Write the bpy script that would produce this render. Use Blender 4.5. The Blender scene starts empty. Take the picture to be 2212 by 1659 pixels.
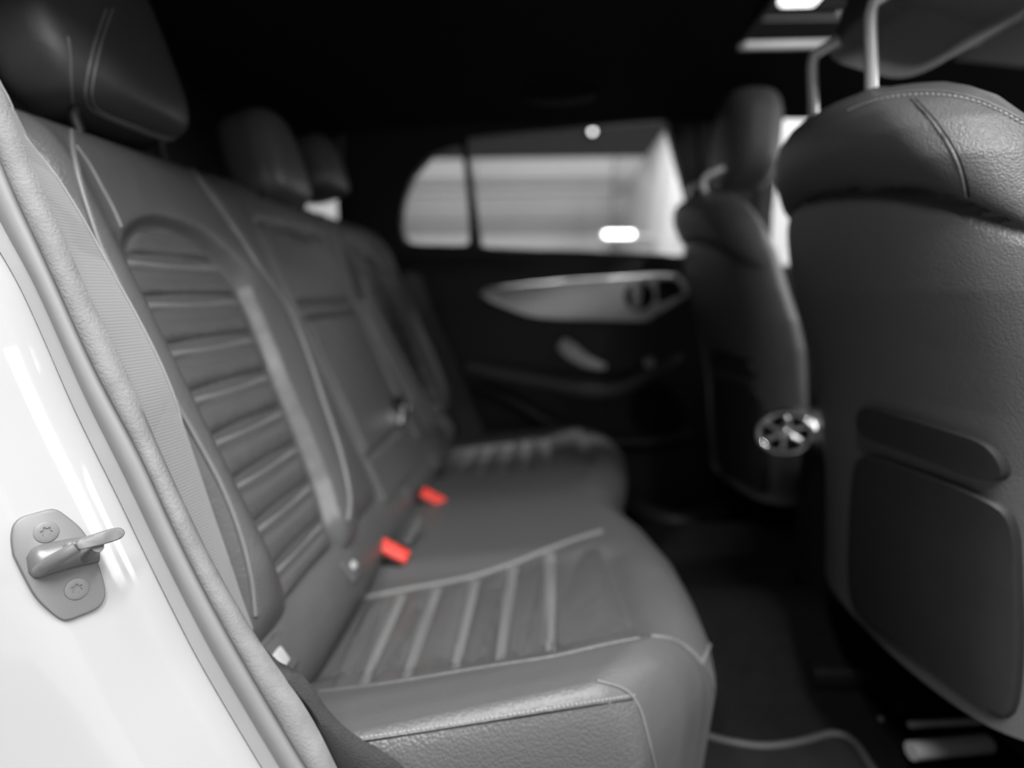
import bpy, math, random
import numpy as np
from mathutils import Vector
from mathutils.bvhtree import BVHTree

random.seed(4); rng = np.random.default_rng(7)
C = bpy.context.scene.collection
H = 1.05                      # eye height over the garage floor; all numbers below are measured from the eye

# ------------------------------------------------------------------ camera
F, CX, CY = 1300.0, 1106.0, 829.5
PITCH = math.atan(200 / F); YAW = math.atan(74 / F * math.cos(PITCH))
FWD = np.array([-math.sin(YAW) * math.cos(PITCH), math.cos(YAW) * math.cos(PITCH), -math.sin(PITCH)])
RT = np.array([math.cos(YAW), math.sin(YAW), 0.0]); UP = np.cross(RT, FWD)
cam = bpy.data.cameras.new('camera'); co = bpy.data.objects.new('camera', cam); C.objects.link(co)
co.location = (0, 0, H); co.rotation_euler = (math.pi / 2 - PITCH, 0, YAW)
cam.sensor_fit = 'HORIZONTAL'; cam.sensor_width = 36.0; cam.lens = F / 2212 * 36.0
cam.clip_start = 0.02; cam.clip_end = 60
cam.dof.use_dof = True; cam.dof.focus_distance = 0.455; cam.dof.aperture_fstop = 1.75
bpy.context.scene.camera = co

# ------------------------------------------------------------------ world, lamps, exposure
w = bpy.data.worlds.new('world'); bpy.context.scene.world = w; w.use_nodes = True
w.node_tree.nodes['Background'].inputs[0].default_value = (0.9, 0.9, 0.9, 1)
w.node_tree.nodes['Background'].inputs[1].default_value = 0.12
sc = bpy.context.scene
sc.view_settings.view_transform = 'Standard'; sc.view_settings.look = 'None'
sc.view_settings.gamma = 1.0; sc.view_settings.use_curve_mapping = False
sc.view_settings.exposure = 0.0


def strip_light(name, loc, size, power, rot=(0, 0, 0)):
    l = bpy.data.lights.new(name, 'AREA'); l.shape = 'RECTANGLE'; l.size = size[0]; l.size_y = size[1]; l.energy = power
    o = bpy.data.objects.new(name, l); C.objects.link(o); o.location = (loc[0], loc[1], loc[2] + H); o.rotation_euler = rot
    return o


# garage strip lamps on the ceiling of the near bay, running away from the car (behind the photographer)
for x, p in ((-0.6, 36), (0.3, 74), (1.1, 60), (1.9, 26)):
    strip_light('bay_lamp', (x, -0.78, 1.88), (0.09, 1.5), p, (math.radians(22), 0, 0))
# fill added behind the photographer to lift the cabin; daylight from the yard ahead
strip_light('garage_door_daylight', (1.9, -3.6, 0.6), (3.0, 2.6), 26, (math.radians(82), 0, math.radians(24)))
strip_light('yard_daylight', (4.4, 1.2, 1.55), (3.0, 1.5), 150, (math.radians(70), 0, math.radians(90)))
# lamps of the far bay
for x in (-1.0, 0.6, 2.2):
    strip_light('far_bay_lamp', (x, 2.55, 1.95), (1.2, 0.10), 62, (math.radians(25), 0, 0))


# ------------------------------------------------------------------ projection helpers
def ray(x, y):
    return FWD + RT * (x - CX) / F - UP * (y - CY) / F


def atY(x, y, Y):
    d = ray(x, y); return d * (Y / d[1])


def atX(x, y, X):
    d = ray(x, y); return d * (X / d[0])


def atZ(x, y, z):
    d = ray(x, y); return d * (z / d[2])


# ------------------------------------------------------------------ materials
def mat(name, col=0.1, rough=0.5, metal=0.0, spec=0.5, coat=0.0, emit=0.0, tint=None):
    m = bpy.data.materials.new(name); m.use_nodes = True
    b = m.node_tree.nodes['Principled BSDF']
    c = (col, col, col, 1) if not isinstance(col, tuple) else (*col, 1)
    b.inputs['Base Color'].default_value = c; b.inputs['Roughness'].default_value = rough
    b.inputs['Metallic'].default_value = metal; b.inputs['Specular IOR Level'].default_value = spec
    b.inputs['Coat Weight'].default_value = coat; b.inputs['Coat Roughness'].default_value = 0.04
    if emit:
        b.inputs['Emission Color'].default_value = (1, 1, 1, 1); b.inputs['Emission Strength'].default_value = emit
    return m


def N(m, t, **kw):
    n = m.node_tree.nodes.new(t)
    for k, v in kw.items():
        if k in n.inputs: n.inputs[k].default_value = v
        else: setattr(n, k, v)
    return n


def L(m, a, b):
    m.node_tree.links.new(a, b)


def bump(m, tex_out, strength, dist):
    b = N(m, 'ShaderNodeBump'); b.inputs['Strength'].default_value = strength; b.inputs['Distance'].default_value = dist
    L(m, tex_out, b.inputs['Height']); return b


def leather(name, col, rough=0.42, grain=380, gs=0.35, wr=0.25, spec=0.5):
    m = mat(name, col, rough, spec=spec); bs = m.node_tree.nodes['Principled BSDF']
    tc = N(m, 'ShaderNodeTexCoord')
    v = N(m, 'ShaderNodeTexVoronoi', Scale=grain); v.feature = 'F1'
    L(m, tc.outputs['Object'], v.inputs['Vector'])
    b1 = bump(m, v.outputs['Distance'], gs, 0.0009); b1.invert = True
    n = N(m, 'ShaderNodeTexNoise', Scale=26.0, Detail=5.0); L(m, tc.outputs['Object'], n.inputs['Vector'])
    b2 = bump(m, n.outputs['Fac'], wr, 0.006); L(m, b1.outputs['Normal'], b2.inputs['Normal'])
    L(m, b2.outputs['Normal'], bs.inputs['Normal'])
    r = N(m, 'ShaderNodeMapRange'); r.inputs['To Min'].default_value = rough - 0.07; r.inputs['To Max'].default_value = rough + 0.08
    n2 = N(m, 'ShaderNodeTexNoise', Scale=9.0, Detail=3.0); L(m, tc.outputs['Object'], n2.inputs['Vector'])
    L(m, n2.outputs['Fac'], r.inputs['Value']); L(m, r.outputs['Result'], bs.inputs['Roughness'])
    return m


def noisy(name, col, var, rough, scale, bs_, dist, spec=0.4, metal=0.0, coat=0.0):
    m = mat(name, col, rough, spec=spec, metal=metal, coat=coat); bs = m.node_tree.nodes['Principled BSDF']
    tc = N(m, 'ShaderNodeTexCoord'); n = N(m, 'ShaderNodeTexNoise', Scale=scale, Detail=6.0)
    L(m, tc.outputs['Object'], n.inputs['Vector'])
    cr = N(m, 'ShaderNodeMapRange'); cr.inputs['To Min'].default_value = col * (1 - var); cr.inputs['To Max'].default_value = col * (1 + var)
    n2 = N(m, 'ShaderNodeTexNoise', Scale=scale * 0.12, Detail=5.0); L(m, tc.outputs['Object'], n2.inputs['Vector'])
    L(m, n2.outputs['Fac'], cr.inputs['Value'])
    cb = N(m, 'ShaderNodeCombineColor')
    for k in range(3): L(m, cr.outputs['Result'], cb.inputs[k])
    L(m, cb.outputs['Color'], bs.inputs['Base Color'])
    b = bump(m, n.outputs['Fac'], bs_, dist); L(m, b.outputs['Normal'], bs.inputs['Normal'])
    return m


def webbing(name, col, scale):
    m = mat(name, col, 0.75, spec=0.3); bs = m.node_tree.nodes['Principled BSDF']
    tc = N(m, 'ShaderNodeTexCoord'); wv = N(m, 'ShaderNodeTexWave', Scale=scale); wv.bands_direction = 'Z'
    wv.inputs['Distortion'].default_value = 1.5; wv.inputs['Detail Scale'].default_value = 6.0; wv.inputs['Detail'].default_value = 3
    L(m, tc.outputs['Object'], wv.inputs['Vector'])
    b = bump(m, wv.outputs['Fac'], 0.35, 0.0007); L(m, b.outputs['Normal'], bs.inputs['Normal'])
    return m


def glass(name, tint, refl=0.06):
    m = bpy.data.materials.new(name); m.use_nodes = True; nt = m.node_tree; nt.nodes.clear()
    o = nt.nodes.new('ShaderNodeOutputMaterial'); mx = nt.nodes.new('ShaderNodeMixShader')
    t = nt.nodes.new('ShaderNodeBsdfTransparent'); g = nt.nodes.new('ShaderNodeBsdfGlossy')
    t.inputs[0].default_value = (tint, tint, tint, 1); g.inputs['Roughness'].default_value = 0.02
    mx.inputs[0].default_value = refl
    nt.links.new(t.outputs[0], mx.inputs[1]); nt.links.new(g.outputs[0], mx.inputs[2]); nt.links.new(mx.outputs[0], o.inputs[0])
    return m


M = dict(
    leather=leather('black_leather', 0.095, 0.38, wr=0.4),
    seat_top=leather('cushion_leather', 0.095, 0.42, gs=0.3, wr=0.22),
    head=leather('headrest_leather_shaded', 0.058, 0.42, gs=0.25, wr=0.15),  # seat leather darkened, roof shade put into its colour
    pad=leather('black_leather_pad', 0.095, 0.38, gs=0.2, wr=0.5),
    side=leather('grained_leather', 0.10, 0.40, grain=330, gs=0.8, wr=0.1),
    front=leather('front_leather', 0.105, 0.38, grain=520, gs=0.6, wr=0.07),
    welt=leather('welt_leather', 0.17, 0.42, gs=0.15, wr=0.1),
    stitch=mat('grey_thread', 0.40, 0.6),
    stitch_dark=mat('dark_thread', 0.2, 0.6),
    plastic=noisy('black_plastic', 0.012, 0.2, 0.5, 400, 0.15, 0.0006),
    shell=noisy('seat_shell', 0.020, 0.2, 0.55, 500, 0.2, 0.0006),
    black=mat('matt_black', 0.006, 0.8, spec=0.2),
    headliner=noisy('black_headliner', 0.012, 0.2, 0.95, 500, 0.3, 0.0008, spec=0.1),
    carpet=noisy('black_carpet', 0.012, 0.4, 0.95, 600, 0.8, 0.003, spec=0.1),
    mat=noisy('black_mat', 0.013, 0.3, 0.9, 300, 0.6, 0.002, spec=0.2),
    edging=mat('mat_edging', 0.06, 0.6),
    paint=mat('white_paint', 0.41, 0.4, coat=0.9),
    rubber=noisy('grey_rubber', 0.25, 0.12, 0.55, 160, 0.12, 0.0008),
    flock=noisy('flocked_seal', 0.23, 0.30, 0.85, 420, 0.7, 0.0012),
    sill=noisy('sill_vinyl', 0.035, 0.2, 0.6, 700, 0.9, 0.0015),
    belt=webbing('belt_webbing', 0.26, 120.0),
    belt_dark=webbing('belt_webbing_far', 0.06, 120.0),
    zinc=noisy('zinc_plate', 0.20, 0.06, 0.5, 120, 0.08, 0.0006, metal=0.15),
    steel=noisy('worn_steel', 0.20, 0.15, 0.36, 200, 0.15, 0.0006, metal=0.3),
    chrome=mat('chrome', 0.85, 0.08, metal=1.0),
    post=mat('polished_post', 0.88, 0.2, metal=0.35),
    alu=noisy('brushed_aluminium', 0.92, 0.05, 0.5, 80, 0.05, 0.0005, metal=0.85),
    silver=mat('silver_plastic', 0.95, 0.45, metal=0.85),
    pale=mat('pale_plastic', 0.90, 0.25),
    greytag=mat('grey_tag', 0.42, 0.5),
    red=mat('red_button', (0.75, 0.055, 0.04), 0.4),
    glass=glass('tinted_glass', 0.80, 0.015), roofglass=glass('roof_glass', 0.55),
    visor=mat('grey_visor', 0.16, 0.8),
    van=mat('van_white', 0.50, 0.4, coat=0.4),
    lamp=mat('lit_lamp', 1.0, 0.5, emit=14.0),
    lampdim=mat('lit_lamp_small', 1.0, 0.5, emit=7.0),
    concrete=noisy('concrete', 0.22, 0.2, 0.9, 60, 0.3, 0.003),
    dark_wall=mat('dark_wall', 0.014, 0.9),
)
for i, c in enumerate((0.42, 0.26, 0.36, 0.30, 0.23, 0.40, 0.25)):
    M['slat%d' % i] = noisy('shutter_paint_%d' % i, c, 0.08, 0.6, 20, 0.05, 0.002)

# ------------------------------------------------------------------ object helpers
BASE = {}


def tag(o, label=None, cat=None, group=None, kind=None):
    if label: o['label'] = label
    if cat: o['category'] = cat
    if group: o['group'] = group
    if kind: o['kind'] = kind
    return o


def thing(name, label, cat, loc=(0, 0, 0), group=None, kind=None):
    o = bpy.data.objects.new(name, None); C.objects.link(o)
    o.location = (loc[0], loc[1], loc[2] + H); o.empty_display_size = 0.05
    BASE[o.name] = np.array(loc, float)
    return tag(o, label, cat, group, kind)


RAW = {}


def build(name, V, Fc, m, parent=None, smooth=True, label=None, cat=None, group=None, kind=None, angle=None):
    V = np.asarray(V, float)
    base = BASE[parent.name] if parent is not None else np.zeros(3)
    me = bpy.data.meshes.new(name)
    loc = V - base if parent is not None else V + np.array([0, 0, H])
    me.from_pydata(loc.tolist(), [], [tuple(int(i) for i in f) for f in Fc])
    if smooth: me.shade_smooth()
    me.update(); me.materials.append(M[m])
    if smooth and angle: me.set_sharp_from_angle(angle=math.radians(angle))
    o = bpy.data.objects.new(name, me); C.objects.link(o)
    if parent is not None:
        o.parent = parent; BASE[o.name] = base
    else: BASE[o.name] = np.array([0, 0, 0.0])
    tag(o, label, cat, group, kind)
    RAW[o.name] = (V, Fc)
    return o


class Surf:                                          # ray caster over raw geometry
    def __init__(self, *objs):
        V, Fc, n = [], [], 0
        for o in objs:
            v, f = RAW[o.name]
            V += [tuple(p) for p in v]; Fc += [tuple(int(i) + n for i in q) for q in f]; n += len(v)
        self.t = BVHTree.FromPolygons(V, Fc)

    def hit(self, x, y):
        d = ray(x, y); p, nrm, i, dist = self.t.ray_cast(Vector((0, 0, 0)), Vector(d).normalized())
        if p is None: return None
        nv = np.array(nrm)
        if nv @ d > 0: nv = -nv
        return np.array(p), nv

    def path(self, pix, lift=0.0, n=None):
        pix = cr2(pix, n or max(12, len(pix) * 6)); out = []
        for x, y in pix:
            h = self.hit(x, y)
            if h is not None: out.append(h[0] + h[1] * lift)
        return smooth_pts(np.array(out), 2)


def smooth_pts(P, k):
    for _ in range(k):
        if len(P) > 2: P[1:-1] = 0.25 * P[:-2] + 0.5 * P[1:-1] + 0.25 * P[2:]
    return P


def cr2(pts, n):                                     # Catmull-Rom resample to n points
    P = np.asarray(pts, float)
    if len(P) < 3:
        t = np.linspace(0, 1, n)[:, None]; return P[0] * (1 - t) + P[-1] * t
    d = np.concatenate([[0], np.cumsum(np.linalg.norm(np.diff(P, axis=0), axis=1))])
    Q = np.vstack([2 * P[0] - P[1], P, 2 * P[-1] - P[-2]])
    out = []
    for s in np.linspace(0, d[-1], n):
        i = min(max(np.searchsorted(d, s, 'right') - 1, 0), len(P) - 2)
        t = (s - d[i]) / max(d[i + 1] - d[i], 1e-9)
        a, b, c, e = Q[i], Q[i + 1], Q[i + 2], Q[i + 3]
        out.append(0.5 * (2 * b + (c - a) * t + (2 * a - 5 * b + 4 * c - e) * t * t + (3 * b - a - 3 * c + e) * t ** 3))
    return np.array(out)


def tube_data(P, r, seg=8, caps=True, flat=1.0, hint=(0, 0, 1)):
    P = np.asarray(P, float); n = len(P)
    rr = np.full(n, r) if np.isscalar(r) else np.interp(np.linspace(0, 1, n), np.linspace(0, 1, len(r)), r)
    T = np.gradient(P, axis=0); T /= np.linalg.norm(T, axis=1)[:, None] + 1e-12
    u = np.cross(T[0], np.array(hint, float))
    if np.linalg.norm(u) < 1e-3: u = np.cross(T[0], (1.0, 0.3, 0.1))
    V = []
    for i in range(n):
        u = u - T[i] * (u @ T[i]); u /= np.linalg.norm(u) + 1e-12
        v = np.cross(T[i], u)
        for k in range(seg):
            a = 2 * math.pi * k / seg
            V.append(P[i] + rr[i] * (u * math.cos(a) + v * math.sin(a) * flat))
    Fc = []
    for i in range(n - 1):
        for k in range(seg):
            k2 = (k + 1) % seg
            Fc.append((i * seg + k, i * seg + k2, (i + 1) * seg + k2, (i + 1) * seg + k))
    if caps:
        Fc.append(tuple(range(seg))[::-1]); Fc.append(tuple((n - 1) * seg + k for k in range(seg)))
    return V, Fc


def tube(name, P, r, m, parent=None, seg=8, flat=1.0, hint=(0, 0, 1), **kw):
    V, Fc = tube_data(P, r, seg, True, flat, hint); return build(name, V, Fc, m, parent, angle=60, **kw)


def join(parts):
    V, Fc = [], []
    for v, f in parts:
        n = len(V); V += [np.asarray(p, float) for p in v]; Fc += [tuple(i + n for i in q) for q in f]
    return V, Fc


def stitches(name, P, m, parent, pitch=0.0042, ln=0.003, r=0.00055):
    P = np.asarray(P); d = np.concatenate([[0], np.cumsum(np.linalg.norm(np.diff(P, axis=0), axis=1))])
    parts = []
    for s in np.arange(0.001, d[-1] - ln, pitch):
        a = [np.interp(s + k * ln / 3, d, P[:, j]) for k in range(4) for j in range(3)]
        q = np.array(a).reshape(4, 3)
        parts.append(tube_data(q, [r * 0.4, r, r, r * 0.4], 5))
    if parts:
        V, Fc = join(parts); return build(name, V, Fc, m, parent, kind='stuff')


def grid_faces(nu, nv, off=0):
    return [(off + i * nv + j, off + i * nv + j + 1, off + (i + 1) * nv + j + 1, off + (i + 1) * nv + j)
            for i in range(nu - 1) for j in range(nv - 1)]


def slab(name, G, nrm, thick, m, parent=None, **kw):
    """grid of points G[nu,nv,3]; closed with a skirt of depth thick along -nrm and a back."""
    nu, nv, _ = G.shape; V = list(G.reshape(-1, 3)); Fc = grid_faces(nu, nv)
    border = [i * nv for i in range(nu)] + [(nu - 1) * nv + j for j in range(1, nv)] + \
             [i * nv + nv - 1 for i in range(nu - 2, -1, -1)] + [j for j in range(nv - 2, 0, -1)]
    nrm = np.asarray(nrm, float); s = len(V)
    for b in border: V.append(V[b] - nrm * thick)
    k = len(border)
    for i in range(k):
        j = (i + 1) % k
        Fc.append((border[j], border[i], s + i, s + j))
    Fc.append(tuple(s + i for i in range(k)))
    return build(name, V, Fc, m, parent, angle=kw.pop('angle', 50), **kw)


def prism(name, poly, ext, m, parent=None, bevel=0.0, smooth=True, **kw):
    """polygon (3-D points, planar-ish) extruded by vector ext, front edge bevelled."""
    P = np.asarray(poly, float); n = len(P); ext = np.asarray(ext, float); c = P.mean(0)
    rings = [P]
    if bevel:
        e = ext / np.linalg.norm(ext)
        rings.append(P + ext - e * bevel)
        ins = []
        for i in range(n):
            d = c - P[i]; d = d / (np.linalg.norm(d) + 1e-9); ins.append(P[i] + d * bevel * 0.35)
        rings.append(np.array(ins) + ext - e * bevel * 0.3)
        ins2 = []
        for i in range(n):
            d = c - P[i]; d = d / (np.linalg.norm(d) + 1e-9); ins2.append(P[i] + d * bevel)
        rings.append(np.array(ins2) + ext)
    else: rings.append(P + ext)
    V = np.vstack(rings); Fc = []
    for r in range(len(rings) - 1):
        for i in range(n):
            j = (i + 1) % n; Fc.append((r * n + i, r * n + j, (r + 1) * n + j, (r + 1) * n + i))
    Fc.append(tuple(range(n))[::-1]); Fc.append(tuple((len(rings) - 1) * n + i for i in range(n)))
    return build(name, V, Fc, m, parent, smooth=smooth, angle=35, **kw)


def box_data(c, s, bev=0.0, R=None):
    c = np.asarray(c, float); h = np.asarray(s, float) / 2
    if bev <= 0:
        V = [np.array((a, b, d)) * h for a in (-1, 1) for b in (-1, 1) for d in (-1, 1)]
        Fc = [(0, 1, 3, 2), (4, 6, 7, 5), (0, 4, 5, 1), (2, 3, 7, 6), (0, 2, 6, 4), (1, 5, 7, 3)]
    else:                                            # rounded in section XY planes: stacked rounded rings
        bev = min(bev, *(h * 0.98)); ring = []
        for sx, sy, a0 in ((1, 1, 0), (-1, 1, 90), (-1, -1, 180), (1, -1, 270)):
            for k in range(4):
                a = math.radians(a0 + k * 30); ring.append((sx * (h[0] - bev), sy * (h[1] - bev), math.cos(a), math.sin(a)))
        V = []; lv = []
        for k in range(4):
            b = math.radians(-90 + k * 30); lv.append((-h[2] + bev + bev * math.sin(b), math.cos(b)))
        for k in range(4):
            b = math.radians(k * 30); lv.append((h[2] - bev + bev * math.sin(b), math.cos(b)))
        for z, f in lv:
            for x, y, a, b in ring: V.append(np.array((x + bev * f * a, y + bev * f * b, z)))
        n = 16; Fc = []
        for r in range(len(lv) - 1):
            for i in range(n):
                j = (i + 1) % n; Fc.append((r * n + i, r * n + j, (r + 1) * n + j, (r + 1) * n + i))
        Fc.append(tuple(range(n))[::-1]); Fc.append(tuple((len(lv) - 1) * n + i for i in range(n)))
    if R is not None: V = [np.asarray(R) @ v for v in V]
    return [v + c for v in V], Fc


def box(name, c, s, m, parent=None, bev=0.0, R=None, **kw):
    V, Fc = box_data(c, s, bev, R); return build(name, V, Fc, m, parent, angle=40, **kw)


def frame_R(x, z):
    x = np.asarray(x, float); x = x / np.linalg.norm(x); z = np.asarray(z, float); z = z - x * (z @ x); z /= np.linalg.norm(z)
    return np.array([x, np.cross(z, x), z]).T


def loft(name, rings, m, parent=None, caps=True, **kw):
    n = len(rings[0]); V = [p for r in rings for p in r]; Fc = []
    for r in range(len(rings) - 1):
        for i in range(n):
            j = (i + 1) % n; Fc.append((r * n + i, r * n + j, (r + 1) * n + j, (r + 1) * n + i))
    if caps:
        Fc.append(tuple(range(n))[::-1]); Fc.append(tuple((len(rings) - 1) * n + i for i in range(n)))
    return build(name, V, Fc, m, parent, angle=kw.pop('angle', 70), **kw)


def sstep(a, b, x):
    t = np.clip((x - a) / (b - a), 0, 1); return t * t * (3 - 2 * t)


def disc_data(c, nrm, r, h, seg=20, dome=0.0):
    nrm = np.asarray(nrm, float) / np.linalg.norm(nrm); R = frame_R(np.cross(nrm, (0.3, 0.2, 1)), nrm)
    V = []; rings = [(r, 0), (r, h * 0.7), (r * 0.93, h)]
    if dome: rings += [(r * 0.6, h + dome * 0.7), (r * 0.2, h + dome)]
    for q, z in rings:
        for k in range(seg):
            a = 2 * math.pi * k / seg; V.append(np.asarray(c) + R @ np.array((q * math.cos(a), q * math.sin(a), z)))
    Fc = []
    for i in range(len(rings) - 1):
        for k in range(seg):
            j = (k + 1) % seg; Fc.append((i * seg + k, i * seg + j, (i + 1) * seg + j, (i + 1) * seg + k))
    Fc.append(tuple(range(seg))[::-1]); Fc.append(tuple((len(rings) - 1) * seg + k for k in range(seg)))
    return V, Fc


YC = 1.12                                            # middle of the car
# ================================================================== SETTING
# ---- garage
build('ground', [(-6, -5, -H), (7, -5, -H), (7, 8, -H), (-6, 8, -H), (-6, -5, -H - .1), (7, -5, -H - .1), (7, 8, -H - .1), (-6, 8, -H - .1)],
      [(0, 1, 2, 3), (7, 6, 5, 4), (0, 4, 5, 1), (1, 5, 6, 2), (2, 6, 7, 3), (3, 7, 4, 0)], 'concrete', smooth=False, kind='structure',
      label='grey concrete floor of the garage around the car')
wall = thing('wall_back', 'pale garage wall of broad horizontal boards outside the far windows', None, (0, 5.3, -H), kind='structure')
zs = [-1.05, -0.55, -0.1, 0.27, 0.56, 0.66, 0.92, 1.00, 1.11, 1.21]
tones = ['slat1', 'slat3', 'slat0', 'slat5', 'slat4', 'slat3', 'slat2', 'slat1', 'slat0']
tones = ['slat1', 'slat3', 'slat0', 'slat5', 'slat4', 'slat3', 'slat2', 'slat1', 'slat0']
wz = lambda y: float(atY(1200, y, 5.26)[2])
zrows = [(-1.05, -.45, 'slat1'), (-.44, wz(545) - .01, 'slat3'), (wz(545), wz(507), 'slat0'), (wz(505), wz(478), 'slat4'), (wz(476), wz(420), 'slat3'),
         (wz(418), wz(403), 'slat2'), (wz(401), wz(389), 'slat1'), (wz(387), wz(341), 'slat5')]
for z0, z1, t in zrows:
    for x0, x1, k in ((-4.6, -.62, 5), (-.61, .55, 0), (.56, 3.2, 4)):
        tt = t if k == 0 else ('slat%d' % ((int(t[4]) + k) % 7) if k == 4 and t in ('slat0', 'slat5', 'slat2') else t)
        box('board', ((x0 + x1) / 2, 5.3, (z0 + z1) / 2), (x1 - x0, .08, z1 - z0), tt, wall, bev=.006)
zt = wz(340); box('upper_panel', (0, 5.32, (zt + 2.6) / 2), (9.0, .08, 2.6 - zt), 'dark_wall', wall)
build('wall_garage_roof', *box_data((0.5, 1.5, 2.7), (12, 12, .1)), 'dark_wall', smooth=False, kind='structure', label='dark garage ceiling above the car')

# ---- white van beyond the far windows
van = thing('van', 'white van parked outside beyond the far rear window', 'van', (1.6, 3.5, -H))
prof = [(.50, -.75), (.51, -.2), (.525, .24), (.545, .5), (.575, .66), (.63, .82), (.70, .95), (.80, 1.03), (1.0, 1.09), (1.5, 1.12), (2.9, 1.12), (3.1, .9), (3.2, .1), (3.2, -.75)]
pr = [np.array((a, 3.25, b)) for a, b in prof]
V, Fc = [], []
for yy, ins in ((3.20, .06), (3.25, .015), (3.32, 0.0), (4.7, 0.0), (4.78, .03)):
    cxm, czm = 1.85, .1
    for a, b in prof: V.append((a + (ins if a < cxm else -ins), yy, b - (ins if b > czm else -ins)))
n = len(prof)
for r in range(4):
    for i in range(n): Fc.append((r * n + i, r * n + (i + 1) % n, (r + 1) * n + (i + 1) % n, (r + 1) * n + i))
Fc.append(tuple(range(n))[::-1]); Fc.append(tuple(4 * n + i for i in range(n)))
build('body', V, Fc, 'van', van, angle=40)
for xx in (1.0, 2.6):
    build('wheel', *disc_data((xx, 3.24, -.73), (0, -1, 0), .32, .02, 28), 'black', van)
    build('hub', *disc_data((xx, 3.22, -.73), (0, -1, 0), .18, .01, 20), 'silver', van)

# ---- lit lamps outside
p = atY(1337, 506, 3.05)
lamp = thing('wall_lamp', 'lit oblong white lamp on the flank of the van outside the far rear window', 'lamp', p)
box('lamp_cover', p, (.14, .03, .022), 'lamp', lamp, bev=.008); box('housing', p + np.array((0, .03, 0)), (.16, .03, .035), 'van', lamp)
tube('bracket', [p + np.array((.05, .04, 0)), p + np.array((.10, .11, .0)), p + np.array((.20, .22, 0))], .01, 'van', lamp)
p = atY(1280, 284, 5.2)
lamp2 = thing('spot_lamp', 'small round lamp glowing at the top of the far rear window', 'lamp', p)
build('bulb', *disc_data(p, (0, -1, 0), .018, .012, 16, .01), 'lampdim', lamp2); build('housing', *disc_data(p + np.array((0, .03, 0)), (0, -1, 0), .03, .025, 16), 'plastic', lamp2)
tube('rod', [p + np.array((0, .03, 0)), p + np.array((0, .03, .6)), np.array((p[0], p[1] + .03, 2.65))], .004, 'plastic', lamp2)
p = atZ(1735, -14, 1.70)
lamp3 = thing('ceiling_lamp', 'glowing white ceiling lamp seen through the glass roof', 'lamp', p)
box('tube', p, (.20, .20, .05), 'lamp', lamp3, bev=.02); box('fitting', p + np.array((0, 0, .05)), (.26, .26, .05), 'slat2', lamp3)
for k in range(5):                                   # ceiling joists seen through the glass roof
    q = atZ(1700, 30 + 16 * k, 1.80)
    box('wall_joist', (1.9, q[1], 1.85), (3.2, .10, .10), 'slat1' if k % 2 else 'dark_wall', kind='structure',
        label='dark garage ceiling joist above the glass roof', group='garage ceiling joists')

# ---- car body: rear quarter door jamb with seals (near side)
SEAL_OUT = [(-430, -260), (-300, -10), (-190, 200), (-130, 310), (-70, 420), (-30, 500), (8, 560), (34, 600), (100, 745), (152, 868), (200, 968), (248, 1063), (320, 1213), (374, 1322), (426, 1424), (497, 1545), (565, 1659), (640, 1780), (720, 1900)]
SEAL_MID = [(-400, -480), (-270, -240), (-165, -40), (-120, 75), (-70, 190), (-20, 290), (20, 395), (60, 480), (116, 600), (165, 712), (217, 824), (262, 905), (307, 990), (352, 1093), (398, 1190), (474, 1336), (573, 1509), (657, 1650), (735, 1770), (820, 1890)]
SEAL_IN = [(-370, -540), (-245, -320), (-140, -120), (-105, -45), (-70, 30), (-30, 125), (0, 203), (25, 264), (47, 315), (90, 416), (145, 535), (170, 600), (217, 698), (264, 788), (311, 900), (347, 983), (450, 1203), (548, 1374), (602, 1457), (661, 1527), (720, 1652), (770, 1750), (850, 1870)]
NS = 120
so = np.array([atY(x, y, .445) for x, y in cr2(SEAL_OUT, NS)])
sm = np.array([atY(x, y, .450) for x, y in cr2(SEAL_MID, NS)])
si = np.array([atY(x, y, .455) for x, y in cr2(SEAL_IN, NS)])
so, sm, si = (smooth_pts(q, 12) for q in (so, sm, si))


BD = np.array((-.80, .60, 0.0))                      # hidden roots of the seals lead back under the body


def strip(name, A, B, prof, m, **kw):
    """strip between curves A and B; prof = [(t, outward)] from A to B, closed behind."""
    n = len(A); V = []
    for i in range(n):
        a, b = A[i], B[i]; wdt = b - a
        tg = A[min(i + 1, n - 1)] - A[max(i - 1, 0)]
        nr = np.cross(tg, wdt); nr /= np.linalg.norm(nr) + 1e-12
        if nr[1] > 0: nr = -nr
        for t, h in prof: V.append(a + wdt * t + (nr * h if h > -.02 else BD * -h))
    k = len(prof); Fc = []
    for i in range(n - 1):
        for j in range(k):
            j2 = (j + 1) % k; Fc.append((i * k + j, i * k + j2, (i + 1) * k + j2, (i + 1) * k + j))
    Fc.append(tuple(range(k))[::-1]); Fc.append(tuple((n - 1) * k + j for j in range(k)))
    return build(name, V, Fc, m, angle=50, **kw)


# match sampling of neighbours: nearest parameter along the common direction
def resample_to(A, B):
    out = []
    for a in A:
        d = np.linalg.norm(B - a, axis=1); out.append(B[int(np.argmin(d))])
    return smooth_pts(np.array(out), 6)


sm_o = resample_to(so, sm); si_m = resample_to(sm, si)
strip('trim_1', so, sm_o, [(-.12, -.03), (-.02, -.004), (.02, .001), (.10, .004), (.20, .0005), (.33, -.0035), (.45, -.001), (.62, .003), (.80, .0042), (.93, .002), (.985, -.003), (1.0, -.03)],
      'rubber', kind='structure', label='wide grey rubber door seal running diagonally beside the white jamb')
strip('trim_2', sm, si_m, [(-.02, -.03), (.0, -.004), (.05, .003), (.18, .0062), (.45, .0078), (.72, .0066), (.92, .002), (1.0, -.004), (1.0, -.03)],
      'flock', kind='structure', label='narrow flocked inner seal lip between rubber seal and seat')
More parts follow.
